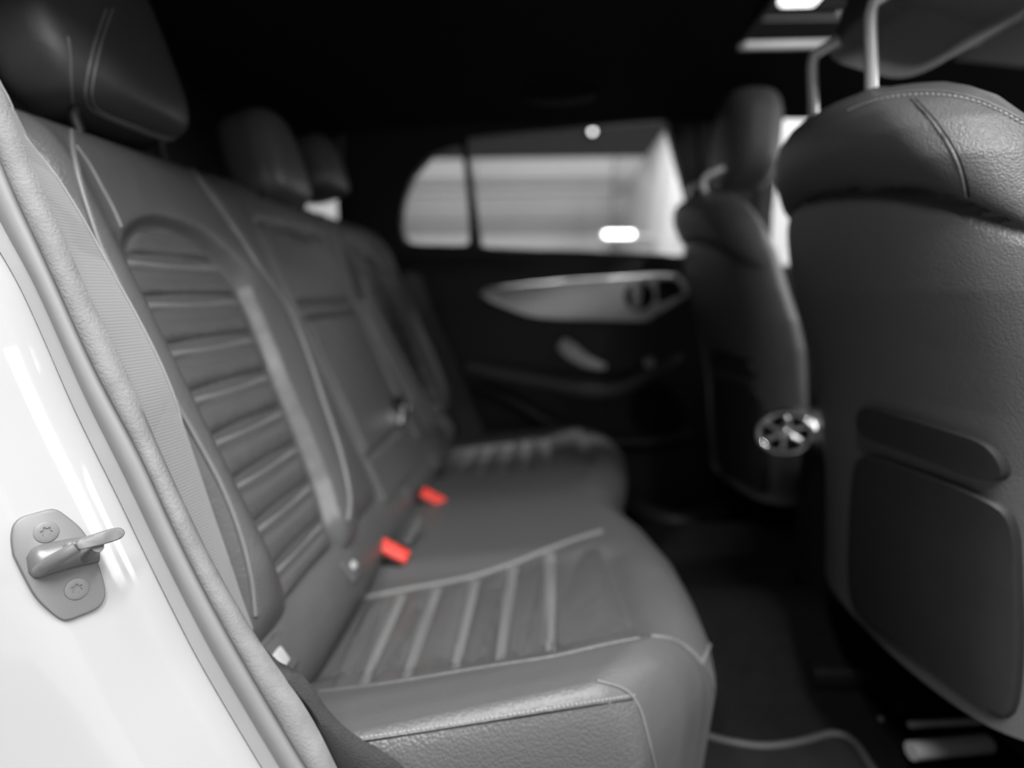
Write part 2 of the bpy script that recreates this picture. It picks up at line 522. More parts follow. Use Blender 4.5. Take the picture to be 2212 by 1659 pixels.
# sill vinyl under the inner seal
sv_in = np.array([atY(x, y, .462) for x, y in cr2([(560, 1400), (602, 1440), (640, 1458), (672, 1492), (705, 1540), (745, 1580), (800, 1618), (850, 1645), (905, 1700), (1000, 1780)], 50)])
sv_out = np.array([atY(x, y, .462) for x, y in cr2([(540, 1400), (580, 1440), (620, 1490), (661, 1530), (690, 1590), (720, 1655), (745, 1700), (770, 1750), (810, 1820), (850, 1880)], 50)])
strip('trim_3', sv_out, sv_in, [(-.1, -.03), (-.05, -.002), (.1, .001), (.5, .004), (.85, .001), (.97, -.005), (1.0, -.03)], 'sill', kind='structure',
      label='dark textured sill cover beside the near seat cushion')

# white shut face, swept outwards from the seal
NV = np.array((.78, -.51, .36)); NV /= np.linalg.norm(NV)
WV = np.array((-.463, -.859, -.214)); WV /= np.linalg.norm(WV)
G = []
for i in range(NS):
    row = []
    for t in np.linspace(0, 1, 26):
        wd = t * .42
        bow = .006 * math.sin(min(wd / .11, 1) * math.pi) + .010 * sstep(.015, .0, np.array(wd)) * -1
        curl = max(0, wd - .085)
        pnt = so[i] + WV * (wd - .015) + NV * (bow - .9 * curl * curl * 4) + np.array((-1, 0, 0)) * curl * .55
        row.append(pnt)
    G.append(row)
G = np.array(G)
jamb = slab('wall_quarter', G, NV, .02, 'paint', kind='structure', label='glossy white rear door jamb of the car with the lock striker on it')
# outer skin, roof and pillars so the shell is closed from other places too
build('wall_side', *box_data((-.98, .40, -.35), (.5, .06, 1.1), .03), 'paint', kind='structure', label='white rear side of the car beyond the jamb, outside the frame')
build('wall_pillar', *box_data((.66, .40, -.10), (.16, .08, 1.14), .03), 'paint', kind='structure', label='white middle pillar of the car near side, outside the frame')
build('door_3', *box_data((1.28, .36, -.45), (1.1, .08, .75), .03), 'paint', kind='structure', label='white near front door of the car, outside the frame')

# ---- striker on the jamb
SJ = Surf(jamb)
st = thing('door_striker', 'grey steel lock striker with two screws bolted to the white jamb', 'striker', SJ.hit(125, 1220)[0])
outl = [(26, 1200), (22, 1165), (27, 1135), (45, 1117), (75, 1108), (105, 1100), (122, 1102), (145, 1118), (172, 1142), (196, 1180), (212, 1225), (224, 1270), (222, 1295), (205, 1315), (170, 1330), (145, 1339), (128, 1337), (100, 1316), (72, 1287), (48, 1245)]
op = cr2(outl + outl[:1], 61)[:-1]
poly = np.array([SJ.hit(x, y)[0] for x, y in op])
c0 = poly.mean(0); u_, s_, vt = np.linalg.svd(poly - c0); nz = vt[2] if vt[2] @ NV > 0 else -vt[2]
poly = np.array([q - nz * ((q - c0) @ nz) for q in poly])
prism('plate', poly, nz * .006, 'zinc', st, bevel=.0022)


def onplate(x, y, h=0.006):
    d = ray(x, y); t = ((c0 + nz * h) @ nz) / (d @ nz); return d * t


# raised saddle across the plate
ctr = cr2([(58, 1222), (95, 1210), (140, 1198), (180, 1190), (206, 1186)], 16)
saxis = np.array([onplate(x, y, .005) for x, y in ctr]); rings = []
ax = saxis[-1] - saxis[0]; ax /= np.linalg.norm(ax); sd = np.cross(nz, ax)
for i, c in enumerate(saxis):
    t = i / (len(saxis) - 1); e = math.sqrt(max(0.02, 1 - (1 - min(1, t / .22)) ** 2)); e2 = 1.0
    hw = .0118 * (.40 + .60 * e) * (1 - .12 * t); hh = .012 * e * e2
    rings.append([c + sd * hw * math.cos(a) * (1.0) + nz * hh * (math.sin(a) ** .75 if math.sin(a) > 0 else 0) for a in np.linspace(0, math.pi, 15)])
loft('saddle', rings, 'steel', st, caps=True)
for (x, y), ph in (((100, 1149), .2), ((166, 1272), .5)):
    s_c = onplate(x, y, .0062); R_ = frame_R(ax, nz)
    V, Fc = [], []; seg = 36; rr = [(.0076, 0), (.0075, .0006), (.0070, .0009), (.0036, .0008)]
    star = lambda a: 1 + .22 * math.cos(6 * (a + ph))
    for q, z in rr:
        for k in range(seg):
            a = 2 * math.pi * k / seg; f = star(a) if q < .004 else 1
            V.append(s_c + R_ @ np.array((q * .85 * f if q < .004 else q, 0, 0)) * math.cos(a) + R_ @ np.array((0, q * .85 * f if q < .004 else q, 0)) * math.sin(a) + nz * z)
    for i in range(3):
        for k in range(seg): Fc.append((i * seg + k, i * seg + (k + 1) % seg, (i + 1) * seg + (k + 1) % seg, (i + 1) * seg + k))
    sw = build('screw', V, Fc + [tuple(range(seg))[::-1]], 'zinc', st, angle=40)
    V2 = []; 
    for z, f in ((.0009, 1.0), (-.0018, .85)):
        for k in range(seg):
            a = 2 * math.pi * k / seg; q = .0036 * .85 * star(a) * f
            V2.append(s_c + R_ @ np.array((q * math.cos(a), q * math.sin(a), z)))
    F2 = [(k, (k + 1) % seg, seg + (k + 1) % seg, seg + k) for k in range(seg)] + [tuple(seg + k for k in range(seg))]
    build('star_recess', V2, F2, 'steel', sw, angle=40)
# the loop: a round rod rising from the saddle into a flattened bar, second leg behind
loop_out = np.array([onplate(86, 1231, .014), onplate(98, 1222, .021), onplate(118, 1209, .028), onplate(142, 1195, .034), onplate(166, 1181, .037)])
loop_out = cr2(loop_out, 16)
tube('loop_leg', loop_out, [.0046, .0046, .0045, .0045], 'steel', st, 12)
tube('leg_collar', cr2([onplate(137, 1190, .031), onplate(151, 1180, .034), onplate(168, 1171, .037)], 8), [.0012, .0038, .0036, .0012], 'steel', st, 10)
tube('loop_leg', cr2([onplate(184, 1203, .012), onplate(196, 1194, .024), onplate(212, 1181, .036)], 8), [.0044, .0042, .0040], 'steel', st, 12)
bar_poly = cr2([(160, 1176), (170, 1165), (200, 1154), (235, 1143), (254, 1140), (265, 1147), (264, 1157), (252, 1166), (215, 1178), (180, 1186), (166, 1187), (160, 1176)], 45)[:-1]
bar_tr = [onplate(x, y, .034) for x, y in bar_poly]
prism('loop_bar', bar_tr, nz * .0065, 'zinc', st, bevel=.0018)

# ---- headliner with glass roof opening
ZR = .60


def roofz(x, y):
    e = abs(y - YC) / .74
    return ZR - (.13 + (.07 * float(sstep(.15, -.25, np.array(x))) if y < YC else 0)) * e ** 4 - .03 * max(0, (x - .4)) ** 2 - .16 * max(0, -.2 - x) ** 2  # unseen near edge lowered at the rear, shaped to shade the headrests


SX0, SX1, SY0, SY1 = .455, 1.15, 2 * YC - 1.585, 1.585
xs = sorted(set(list(np.linspace(-1.2, SX0, 16)) + list(np.linspace(SX0, SX1, 10)) + list(np.linspace(SX1, 1.35, 4))))
ys = sorted(set(list(np.linspace(.42, SY0, 8)) + list(np.linspace(SY0, SY1, 16)) + list(np.linspace(SY1, 1.84, 10))))
V = [(x, y, roofz(x, y)) for x in xs for y in ys] + [(x, y, roofz(x, y) + .06) for x in xs for y in ys]
nx, ny = len(xs), len(ys); nt_ = nx * ny; Fc = []
hole = lambda i, j: SX0 - 1e-6 <= xs[i] < SX1 - 1e-6 and SY0 - 1e-6 <= ys[j] < SY1 - 1e-6
for i in range(nx - 1):
    for j in range(ny - 1):
        if hole(i, j): continue
        a = i * ny + j; q = (a, a + 1, a + ny + 1, a + ny); Fc.append(q); Fc.append(tuple(k + nt_ for k in q[::-1]))
        for (di, dj, e0, e1) in ((-1, 0, 0, 1), (1, 0, 3, 2), (0, -1, 0, 3), (0, 1, 1, 2)):
            i2, j2 = i + di, j + dj
            if i2 < 0 or j2 < 0 or i2 >= nx - 1 or j2 >= ny - 1 or hole(i2, j2):
                Fc.append((q[e0], q[e1], q[e1] + nt_, q[e0] + nt_))
build('ceiling', V, Fc, 'headliner', angle=40, kind='structure', label='black cloth headliner of the car roof')
w3 = thing('window_3', 'glass roof opening of the car with pale side rail', None, (SX0, SY1, ZR), kind='structure')
box('glass_pane', ((SX0 + SX1) / 2, YC, ZR + .05), (SX1 - SX0, SY1 - SY0, .006), 'roofglass', w3)
for yy in (SY0 + .006, SY1 - .006):
    box('rail', ((SX0 + SX1) / 2, yy, ZR - .018), (SX1 - SX0, .012, .018), 'pale', w3, bev=.004)
box('rear_rail', (SX0 + .006, YC, ZR + .01), (.012, SY1 - SY0, .05), 'plastic', w3)
# grab handle on the far side
gh = thing('grab_handle', 'black folding grab handle on headliner above the far rear window', 'handle', atY(1200, 205, 1.76))
tube('grip', cr2([atY(1120, 196, 1.76), atY(1150, 212, 1.74), atY(1210, 218, 1.73), atY(1270, 208, 1.74), atY(1290, 192, 1.76)], 24), .011, 'plastic', gh, 10)
for x, y in ((1141, 196), (1246, 195), (1270, 191)):
    build('screw_cap', *disc_data(atY(x, y, 1.745), (0, -1, -.2), .0055, .003, 14, .002), 'silver' if x > 1200 else 'greytag', gh)
# sun visor of the far front seat
sv = thing('sun_visor', 'grey sun visor folded up at the front of the roof', 'visor', (1.05, 1.38, .54))
box('flap', (1.05, 1.38, .545), (.17, .44, .018), 'visor', sv, bev=.008, R=frame_R((1, 0, -.12), (0, 0, 1)))
tube('hinge_rod', [(1.14, 1.15, .54), (1.14, 1.62, .54)], .005, 'plastic', sv)

# ---- far side: door with trim, windows, pillars
YD, YW = 1.83, 1.885
WIN = [(1006, 297), (1100, 286), (1200, 277), (1300, 268), (1400, 260), (1500, 254), (1506, 553), (1440, 552), (1240, 543), (1040, 533), (1030, 470), (1017, 380)]
QUA = [(985, 312), (998, 318), (1003, 345), (1012, 430), (1016, 515), (1008, 530), (960, 531), (885, 527), (868, 508), (864, 470), (872, 425), (892, 376), (930, 335)]
# wall with two openings: build as a loft of strips (column by column)
door = thing('door_1', 'black far rear door with pale inlay, silver pull handle and armrest', 'door', atY(1250, 700, YD), kind='structure')


def pin(px, poly):                                   # y-range of an opening at pixel column px
    ysx = []
    for i in range(len(poly)):
        (x0, y0), (x1, y1) = poly[i], poly[(i + 1) % len(poly)]
        if (x0 - px) * (x1 - px) <= 0 and x0 != x1: ysx.append(y0 + (y1 - y0) * (px - x0) / (x1 - x0))
    return (min(ysx), max(ysx)) if len(ysx) > 1 else None


cols = sorted(set([741, 800, 864.5, 866, 869, 872, 880, 892, 910, 930, 950, 970, 985, 992, 998, 1003, 1007, 1009, 1012, 1015.5, 1020, 1024, 1030, 1036, 1040, 1060, 1100, 1150, 1200, 1300, 1400, 1440, 1505, 1506.5, 1560, 1640]))
parts = []
for a, b in zip(cols[:-1], cols[1:]):
    e = .01; segs_a, segs_b = [(120, None)], [(120, None)]
    holes = []
    for pl in (QUA, WIN):
        ha, hb = pin(a + e, pl), pin(b - e, pl)
        if ha and hb: holes.append((ha, hb))
    holes.sort(key=lambda h: h[0][0])
    if len(holes) == 2:                              # slanted divider bar: both openings in this column
        holes.sort(key=lambda h: h[0][0])
    top = (120, 120)
    spans = []
    for ha, hb in holes:
        spans.append((top, (ha[0], hb[0]))); top = (ha[1], hb[1])
    spans.append((top, (562, 562)))
    for (ta, tb), (ba, bb) in spans:
        if ba - ta < .5 and bb - tb < .5: continue
        q = [(a, ta), (b, tb), (b, bb), (a, ba)]
        f_ = [atY(x, y, YW - .03) for x, y in q]; r_ = [p_ + np.array((0, .05, 0)) for p_ in f_]
        parts.append((f_ + r_, [(0, 1, 2, 3), (7, 6, 5, 4), (0, 4, 5, 1), (2, 6, 7, 3)]))
V, Fc = join(parts)
build('window_frame', V, Fc, 'plastic', door, smooth=False)
for nm, pl, lab in (('window_1', WIN, 'large tinted glass of the far rear door'), ('window_2', QUA, 'small curved quarter glass behind the far rear door window')):
    cpl = np.mean(pl, 0); big = [tuple(cpl + (np.array(q) - cpl) * 1.03) for q in pl]
    prism(nm, [atY(x, y, YW) for x, y in big], (0, .004, 0), 'glass', smooth=False, kind='structure', label=lab)
    rb = cr2([atY(x, y, YW - .032) for x, y in pl + pl[:1]], 80)
    tube('glass_seal', rb, .004, 'plastic', door, 6)
# lower door panel
V, Fc = [], []
rowsz = [(.10, 0.0), (.06, -.018), (.02, -.02), (-.05, -.008), (-.10, -.006), (-.16, -.014), (-.22, -.02), (-.30, -.012), (-.40, -.004), (-.52, -.008), (-.64, 0.0), (-.78, .0)]
dx = np.linspace(-.95, .62, 30)
for z, dy in rowsz:
    for x in dx: V.append((x, YD + dy, z - .012 * (x) * (1 if z > 0 else .4)))
Fc = [tuple(q[::-1]) for q in grid_faces(len(rowsz), 30)]
nb = len(V); V += [(x, y + .05, z) for x, y, z in V]; Fc += [tuple(k + nb for k in q[::-1]) for q in Fc]
build('door_card', V, Fc, 'plastic', door)
inl = [(1036, 634), (1046, 624), (1075, 619), (1200, 606), (1350, 596), (1440, 592), (1470, 600), (1488, 630), (1482, 641), (1412, 684), (1395, 694), (1300, 693), (1200, 691), (1135, 682), (1078, 660), (1048, 646)]
ip = [atY(x, y, YD - .022) for x, y in cr2(inl + inl[:1], 70)[:-1]]
inlay = prism('inlay', ip, (0, -.016, 0), 'alu', door, bevel=.009, label='pale metallic inlay strip')
# release lever recess in the inlay
rc = atY(1381, 640, YD - .042)
build('recess', *disc_data(rc, (0, -1, 0), .042, .003, 28), 'black', inlay)
tube('release_lever', cr2([atY(1378, 612, YD - .05), atY(1377, 640, YD - .056), atY(1374, 664, YD - .05)], 10), .0135, 'pale', inlay, 10, label='pale door release lever')
prism('switch_panel', [atY(x, y, YD - .039) for x, y in ((1418, 606), (1440, 602), (1462, 606), (1478, 632), (1440, 652), (1420, 655))], (0, -.004, 0), 'plastic', inlay, bevel=.002)
# pull handle
tube('pull_handle', cr2([atY(1213, 742, YD - .045), atY(1232, 757, YD - .055), atY(1262, 778, YD - .055), atY(1290, 789, YD - .05), atY(1306, 792, YD - .04)], 24), [.020, .028, .022, .017, .010], 'pale', door, 12, label='bright silver pull handle')
arm = cr2([atY(1010, 790, YD - .03), atY(1080, 806, YD - .04), atY(1180, 824, YD - .05), atY(1280, 842, YD - .06), atY(1345, 834, YD - .06), atY(1425, 795, YD - .04), atY(1470, 770, YD - .02)], 40)
tube('armrest', arm, [.02, .024, .028, .030, .028, .022, .012], 'leather', door, 12)
build('armrest_button', *disc_data(atY(1402, 783, YD - .075), (0, -1, .3), .017, .006, 18, .003), 'greytag', door, label='small grey button')
low = cr2([atY(1030, 836, YD - .02), atY(1110, 868, YD - .035), atY(1190, 915, YD - .04), atY(1290, 950, YD - .04), atY(1400, 955, YD - .03), atY(1500, 940, YD - .02)], 30)
tube('pocket_edge', low, .022, 'plastic', door, 10)
build('speaker_grille', *disc_data(atY(1425, 885, YD - .02), (0, -1, 0), .085, .012, 30, .004), 'black', door)
build('trim_4', *tube_data(cr2([atZ(1330, 1075, -.62), atZ(1400, 1112, -.62), atZ(1480, 1128, -.62), atZ(1560, 1105, -.61), atZ(1640, 1050, -.60)], 20), .03, 10), 'plastic', kind='structure', label='rounded far door sill trim beyond the footwell')
# far C pillar and rear walls
wf = thing('wall_far', 'black trim of the far rear pillar behind the rear seat', None, (-.84, 1.88, .0), kind='structure')
for c_, s_ in (((-.87, 1.88, -.34), (.5, .06, .96)), ((-.87, 1.88, .46), (.5, .06, .30)), ((-.97, 1.88, .225), (.30, .06, .17)), ((-.627, 1.88, .225), (.014, .06, .17))):
    box('pillar_trim', c_, s_, 'plastic', wf)
box('window_4', (-.727, 1.89, .225), (.19, .006, .17), 'glass', kind='structure', label='bright slice of glass under the farthest rear headrest')
# rear bulkhead with hatch glass opening
bk_ = thing('wall_rear', 'black load area trim behind the rear seat', None, (-1.1, YC, 0), kind='structure')
box('lower_panel', (-.90, YC, -.22), (.06, 1.5, .76), 'plastic', bk_)
box('upper_panel', (-.90, YC, .35), (.06, 1.5, .40), 'plastic', bk_)
box('wall_added_panel', (-1.95, 4.2, .2), (1.4, .1, 2.5), 'van', kind='structure', label='white panel added outside to brighten the glass slice')  # plain white backing added so the glass slice shows bright
# middle pillar and front door on the far side
fd = thing('door_2', 'black far front door behind the far front seat', 'door', (.95, YD, 0), kind='structure')
prism('pillar_trim', [(.525, YD - .02, .38), (.64, YD - .02, .42), (.66, YD - .02, -.64), (.57, YD - .02, -.64), (.52, YD - .02, .08)], (0, .05, 0), 'plastic', fd, smooth=False)
box('door_card', (1.08, YD + .01, -.36), (.96, .05, .87), 'plastic', fd)
box('header', (1.0, YW - .03, .55), (.8, .05, .06), 'plastic', fd)
prism('window_5', [(.64, YW, .06), (1.5, YW, .06), (1.4, YW, .40), (.64, YW, .53)], (0, .004, 0), 'glass', smooth=False, kind='structure', label='glass of the far front door')
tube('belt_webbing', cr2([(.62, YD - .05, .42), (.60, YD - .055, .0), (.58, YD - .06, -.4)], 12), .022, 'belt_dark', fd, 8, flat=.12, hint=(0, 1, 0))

# ---- floor, dash, console
def rough_floor():
    xs_ = np.linspace(-.3, 1.4, 40); ys_ = np.linspace(.44, 1.86, 40); Gf = []
    for x in xs_:
        Gf.append([(x, y, -.70 + .12 * math.exp(-((y - YC) / .10) ** 4) + .25 * sstep(.95, 1.35, np.array(x))) for y in ys_])
    return np.array(Gf)


slab('floor', rough_floor(), (0, 0, 1), .05, 'carpet', kind='structure', label='black carpeted car floor with raised tunnel')
dash = thing('dashboard', 'dark dashboard at the front of the cabin', 'dashboard', (1.35, YC, -.3))
rg = []
for yy in np.linspace(.46, 1.80, 12):
    rg.append([(1.22, yy, -.42), (1.17, yy, -.22), (1.16, yy, -.08), (1.20, yy, -.02), (1.45, yy, 0.0), (1.6, yy, -.05), (1.6, yy, -.45)])
loft('dash_top', rg, 'plastic', dash)
con = thing('centre_console', 'black centre console between front seats with round chrome outlet', 'console', (.75, YC, -.66))
V, Fc = box_data((.83, 1.18, -.46), (.60, .18, .32), .03); build('console_body', V, Fc, 'plastic', con, angle=40)
vc = atY(1700, 935, 1.15); vx = vc[0]
vn = np.array((-.55, -.80, .25)); vn /= np.linalg.norm(vn); VR = frame_R((1, -.6, .25), vn)
ring = [vc + VR @ np.array((.047 * math.cos(a), .038 * math.sin(a), .012)) for a in np.linspace(0, 2 * math.pi, 33)]
tube('outlet_ring', ring, .0075, 'chrome', con, 10, label='chrome ring')
V, Fc = disc_data(vc - vn * .006, vn, .043, .006, 26); build('outlet_core', V, Fc, 'black', con)
for ang in (20, 80, 140):
    a = math.radians(ang); dv = VR @ np.array((.038 * math.cos(a), .031 * math.sin(a), 0))
    tube('vane', [vc - dv + vn * .008, vc + vn * .013, vc + dv + vn * .008], .0075, 'chrome', con, 8)
build('hub', *disc_data(vc + vn * .004, vn, .012, .012, 18, .004), 'chrome', con)
tube('chrome_strip', [atY(1745, 918, 1.13), atY(1800, 918, 1.13), atY(1870, 917, 1.13)], .010, 'silver', con, 10, flat=.8, label='pale metal strip')

# ================================================================== REAR SEAT
KB, DB = .42, -.4204                                 # plane X = DB - KB z
NB = np.array((1, 0, KB)) / math.hypot(1, KB)
ZK = [.20, .078, .075, .07, .06, .04, 0, -.06, -.13, -.2, -.26, -.31, -.35]
YLv = [.71, .71, .690, .655, .635, .612, .603, .600, .600, .600, .600, .602, .605]
YRv = [.71, .71, .730, .760, .785, .812, .822, .818, .806, .797, .785, .765, .76]
YIz = [.20, .187, .175, .135, .093, .034, -.022, -.095, -.158, -.261, -.319, -.35]
YIv = [.79, .80, .832, .854, .879, .906, .935, .930, .912, .881, .845, .82]
def YL(z):
    z = np.asarray(z, float); e = np.sqrt(np.clip(1 - (z / .080) ** 2, .0, 1))
    return np.where(z > 0, .712 - .109 * e, np.interp(-z, [-k for k in ZK], YLv))


def YR(z):
    z = np.asarray(z, float); e = np.sqrt(np.clip(1 - (z / .080) ** 2, .0, 1))
    return np.where(z > 0, .712 + .110 * e, np.interp(-z, [-k for k in ZK], YRv))



YI = lambda z: np.interp(-z, [-k for k in YIz], YIv)


def D_near(Y, z):
    Y = np.asarray(Y, float); z = np.asarray(z, float)
    l, r, yi = YL(z), YR(z), YI(z)
    arc = .09 * (1 - np.sqrt(((Y - .712) / .1095) ** 2 + (np.clip(z, 0, 1) / .080) ** 2))
    m_in = np.where(z > 0, arc, np.minimum(Y - l, r - Y))
    ins = sstep(-.012, .004, m_in)
    d = .004 + 0 * Y
    d = d + .022 * np.exp(-((Y - .562) / .030) ** 2) * sstep(.20, .10, z) * sstep(-.36, -.27, z)      # outboard bolster
    tb = np.clip((Y - r) / np.maximum(yi - r, .02), 0, 1)
    d = d + .016 * np.sin(math.pi * tb) ** .8 * (Y > r) * (Y < yi) * sstep(.12, .02, z)
    d = d - .006 * np.exp(-((Y - yi) / .007) ** 2) * sstep(.19, .17, z)
    d = d * (1 - ins) + ins * -.010
    e = np.clip(.545 - Y, 0, 1); d = d - 9.0 * e ** 2
    tz = np.clip(z - .135, 0, 1); d = d - 11 * tz ** 2
    bz = np.clip(-.315 - z, 0, 1); d = d - 14 * bz ** 2
    d = d - .012 * np.exp(-((Y - .957) / .006) ** 2)
    return d


def D_mid(Y, z):
    Y = np.asarray(Y, float); z = np.asarray(z, float)
    d = .003 + .006 * np.cos((Y - YC) / .16 * 1.3)
    m_in = np.minimum(np.minimum(Y - .975, 1.265 - Y), np.minimum(.108 - z, z + .278))
    d = d - .009 * np.exp(-(m_in / .005) ** 2)
    d = d - .007 * np.exp(-((z + .02) / .004) ** 2) * (m_in > 0) - .005 * np.exp(-((z + .045) / .003) ** 2) * (m_in > 0)
    tz = np.clip(z - .13, 0, 1); d = d - 9 * tz ** 2
    d = d - .012 * np.exp(-((Y - .957) / .006) ** 2) - .012 * np.exp(-((Y - 1.283) / .006) ** 2)
    return d


def Bp(Y, z, d):
    return np.stack([DB - KB * z, Y + 0 * z, z], -1) + NB * np.asarray(d)[..., None]


back = thing('rear_backrest_bench', 'black leather rear bench backrest with ribbed padded inserts', 'seat back', (-.35, YC, -.34))


def back_part(name, ya, yb, n, fn, mirror=False):
    Y, Z = np.meshgrid(np.linspace(ya, yb, n), np.linspace(-.352, .200, 138), indexing='ij')
    d = fn(2 * YC - Y, Z) if mirror else fn(Y, Z)
    return slab(name, Bp(Y, Z, d), NB, .09, 'leather', back)


b_near = back_part('backrest_cover', .462, .957, 140, D_near)
b_mid = back_part('centre_cover', .957, 1.283, 80, D_mid)
b_far = back_part('backrest_cover', 1.283, 1.778, 130, D_near, True)
GR = [.074, .040, -.005, -.057, -.108, -.156, -.205, -.255, -.303, -.338]


def flutes(mirror):
    for k in range(len(GR) - 1):
        z1, z0 = GR[k], GR[k + 1]
        wl = min(.013, (z1 - z0) * .3) if k > 0 else 0
        for nm, za, zb, hgt, mt in (('seam_welt', z1 - .0012, z1 - wl, .0055, 'welt'), ('padded_panel', z1 - wl - .001, z0 + .002, .0085, 'pad')):
            if nm == 'seam_welt' and k == 0: continue
            nz_ = 6 if nm == 'seam_welt' else 14
            zz = np.linspace(za, zb, nz_); G_ = []
            for s in np.linspace(0, 1, 26):
                l, r = YL(zz) + .003, YR(zz) - .003
                y_ = l + (r - l) * s; tt = np.linspace(0, 1, nz_)
                prf = (1 - np.abs(2 * tt - 1) ** (2.2 if nm == 'seam_welt' else 3.2)) * (1 - abs(2 * s - 1) ** 10)
                dish = -.004 * (1 - (2 * s - 1) ** 2)
                d = -.011 + hgt * prf + dish
                G_.append(Bp(y_, zz, d))
            G_ = np.array(G_)
            if mirror: G_[..., 1] = 2 * YC - G_[..., 1]; G_ = G_[::-1]
            slab(nm, G_, NB, .01, mt, back)


flutes(False); flutes(True)
SB = Surf(b_near, b_mid)
pipe1 = [(345, 310), (300, 296), (260, 283), (220, 269), (185, 259), (163, 264), (154, 283), (156, 330), (172, 400), (192, 463), (217, 535), (250, 602), (278, 672), (320, 760), (380, 872), (434, 968), (481, 1058), (520, 1160), (542, 1250), (550, 1330)]
pa = SB.path(pipe1, .0012, 120)
tube('piping', pa, .0026, 'welt', back, 8)
stitches('stitching', SB.path([(x + 9 if y > 262 else x, y + (9 if y < 300 else 2)) for x, y in pipe1], .0006, 200), 'stitch_dark', back)
pipe2 = [(345, 310), (400, 350), (450, 420), (500, 490), (560, 580), (620, 665), (662, 762), (692, 852), (722, 940), (742, 1010), (755, 1080), (750, 1125)]
pb = SB.path(pipe2, .0012, 90); tube('piping', pb, .0035, 'welt', back, 8)
pm = np.array(pb); pm[:, 1] = 2 * YC - pm[:, 1]; tube('piping', pm, .0035, 'welt', back, 8)
pm = np.array(pa); pm[:, 1] = 2 * YC - pm[:, 1]; tube('piping', pm, .0026, 'welt', back, 8)
tube('piping', SB.path([(163, 315), (190, 352), (222, 410), (246, 455), (262, 492)], .0006, 24), .0018, 'welt', back, 8)
# small printed-mark studs on the shoulder and the fold-down arm loop
tube('release_loop', SB.path([(560, 487), (610, 497), (665, 520)], .004, 14), [.004, .006, .004], 'pad', back, 8)
# base roll of the backrest with anchor buttons
rr_ = []
for yy in np.linspace(.47, 1.775, 60):
    c = np.array((-.318, yy, -.405)); rr_.append([c + np.array((.064 * math.cos(a), 0, .070 * math.sin(a))) for a in np.linspace(-.9, math.pi + .6, 18)])
loft('base_roll', rr_, 'leather', back)
SR = Surf(*[o for o in back.children if o.name.startswith('base_roll')])
for (x, y), r in (((602, 1424), .0085), ((760, 1223), .0075), ((881, 1061), .0075), ((940, 992), .0080)):
    h = SR.hit(x, y)
    if h is None: continue
    hp, hn = h; hp = hp - np.array((0, 0, .0)); RB = frame_R((0, 1, 0), hn)
    V, Fc = box_data(hp - hn * .001, (r * 5.2, r * 4.6, .006), .0025, RB); hs = build('anchor_cover', V, Fc, 'leather', back, angle=50)
    V, Fc = box_data(hp + hn * .003, (r * 1.9, r * (2.2 if x < 700 else 1.4), .006), .0025, RB); build('anchor_button', V, Fc, 'greytag' if x < 800 else 'edging', hs, angle=50, label='small pale anchor button' if x < 800 else None)

# ---- cushion
SX = np.array([-.268, -.262, -.24, -.20, -.10, 0.0, .08])   # rear to front along the top (before the front roll)


def xf(Y):
    return np.interp(Y, [.48, .51, .54, .58, .64, .72, .80, .90, 1.0, 1.12, 1.24, 1.34, 1.44, 1.55, 1.66, 1.72, 1.76],
                     [.085, .115, .150, .180, .202, .214, .216, .212, .190, .140, .155, .185, .205, .214, .20, .17, .12])


VS = [(.492, .24), (.489, .14), (.488, .065), (.4885, .044), (.491, .026), (.4955, .013), (.5025, .004), (.510, 0.0)]      # side rows: Y, drop
ny_top = np.concatenate([np.linspace(.512, .66, 40), np.linspace(.664, 1.58, 150), np.linspace(1.584, 1.745, 30)])
VS = [tuple(q) for q in cr2(VS, 30)]
rowsY = [(y, d) for y, d in VS] + [(y, 0.0) for y in ny_top] + [(1.748, .0), (1.752, .01), (1.754, .03), (1.755, .10), (1.755, .24)]


def top_h(X, Y):
    """height of the cushion top over the base plane z=-.402+.115X."""
    def half(Yv, bh=0.030):
        h = bh * sstep(.645, .55, Yv) - .004 * sstep(.53, .50, Yv)
        h -= .010 * sstep(.615, .65, Yv) * sstep(.90, .86, Yv) * sstep(.13, .09, X)
        dish = .012 * np.clip(1 - ((Yv - .75) / .16) ** 2, 0, 1) * sstep(.16, .05, X)
        return h - dish
    h = half(Y) + half(2 * YC - Y, .006)
    h += .012 * np.exp(-((Y - YC) / .12) ** 2)
    return h


ns_front = 26
Sg = np.concatenate([np.linspace(0, 1, 74), 1 + np.linspace(1 / ns_front, 1, ns_front)])
G = []
for y, dv in rowsY:
    row = []; xfr = float(xf(y)); R_ = .075
    fade = 1 - sstep(.56, .68, np.array(y)); 
    for s in Sg:
        if s <= 1:
            X = -.30 + (xfr - R_ + .30) * s; ds = .03 * (1 - min(1, s / .08)) ** 2
        else:
            a = (s - 1) * math.pi / 2 * 1.0
            if s - 1 < .6:
                a = (s - 1) / .6 * math.pi / 2; X = xfr - R_ + R_ * math.sin(a); ds = R_ * (1 - math.cos(a))
            else: X = xfr - .02 * (s - 1.6) / .4; ds = R_ + .19 * (s - 1.6) / .4
        tot = (ds ** 3 + dv ** 3) ** (1 / 3)
        yy = y + .216 * (X + .04) * float(fade)
        z = -.402 + .115 * min(X, .10) + float(top_h(X, max(y, .50))) * max(0, 1 - ds / .12) - tot
        row.append((X, yy, z))
    G.append(row)
cush = thing('rear_seat_cushion', 'black leather rear bench cushion with ribbed insert and stitched side', 'seat cushion', (0, YC, -.62))
ccov = slab('cushion_cover', np.array(G), (0, 0, 1), .001, 'seat_top', cush, angle=80)
SC = Surf(ccov)
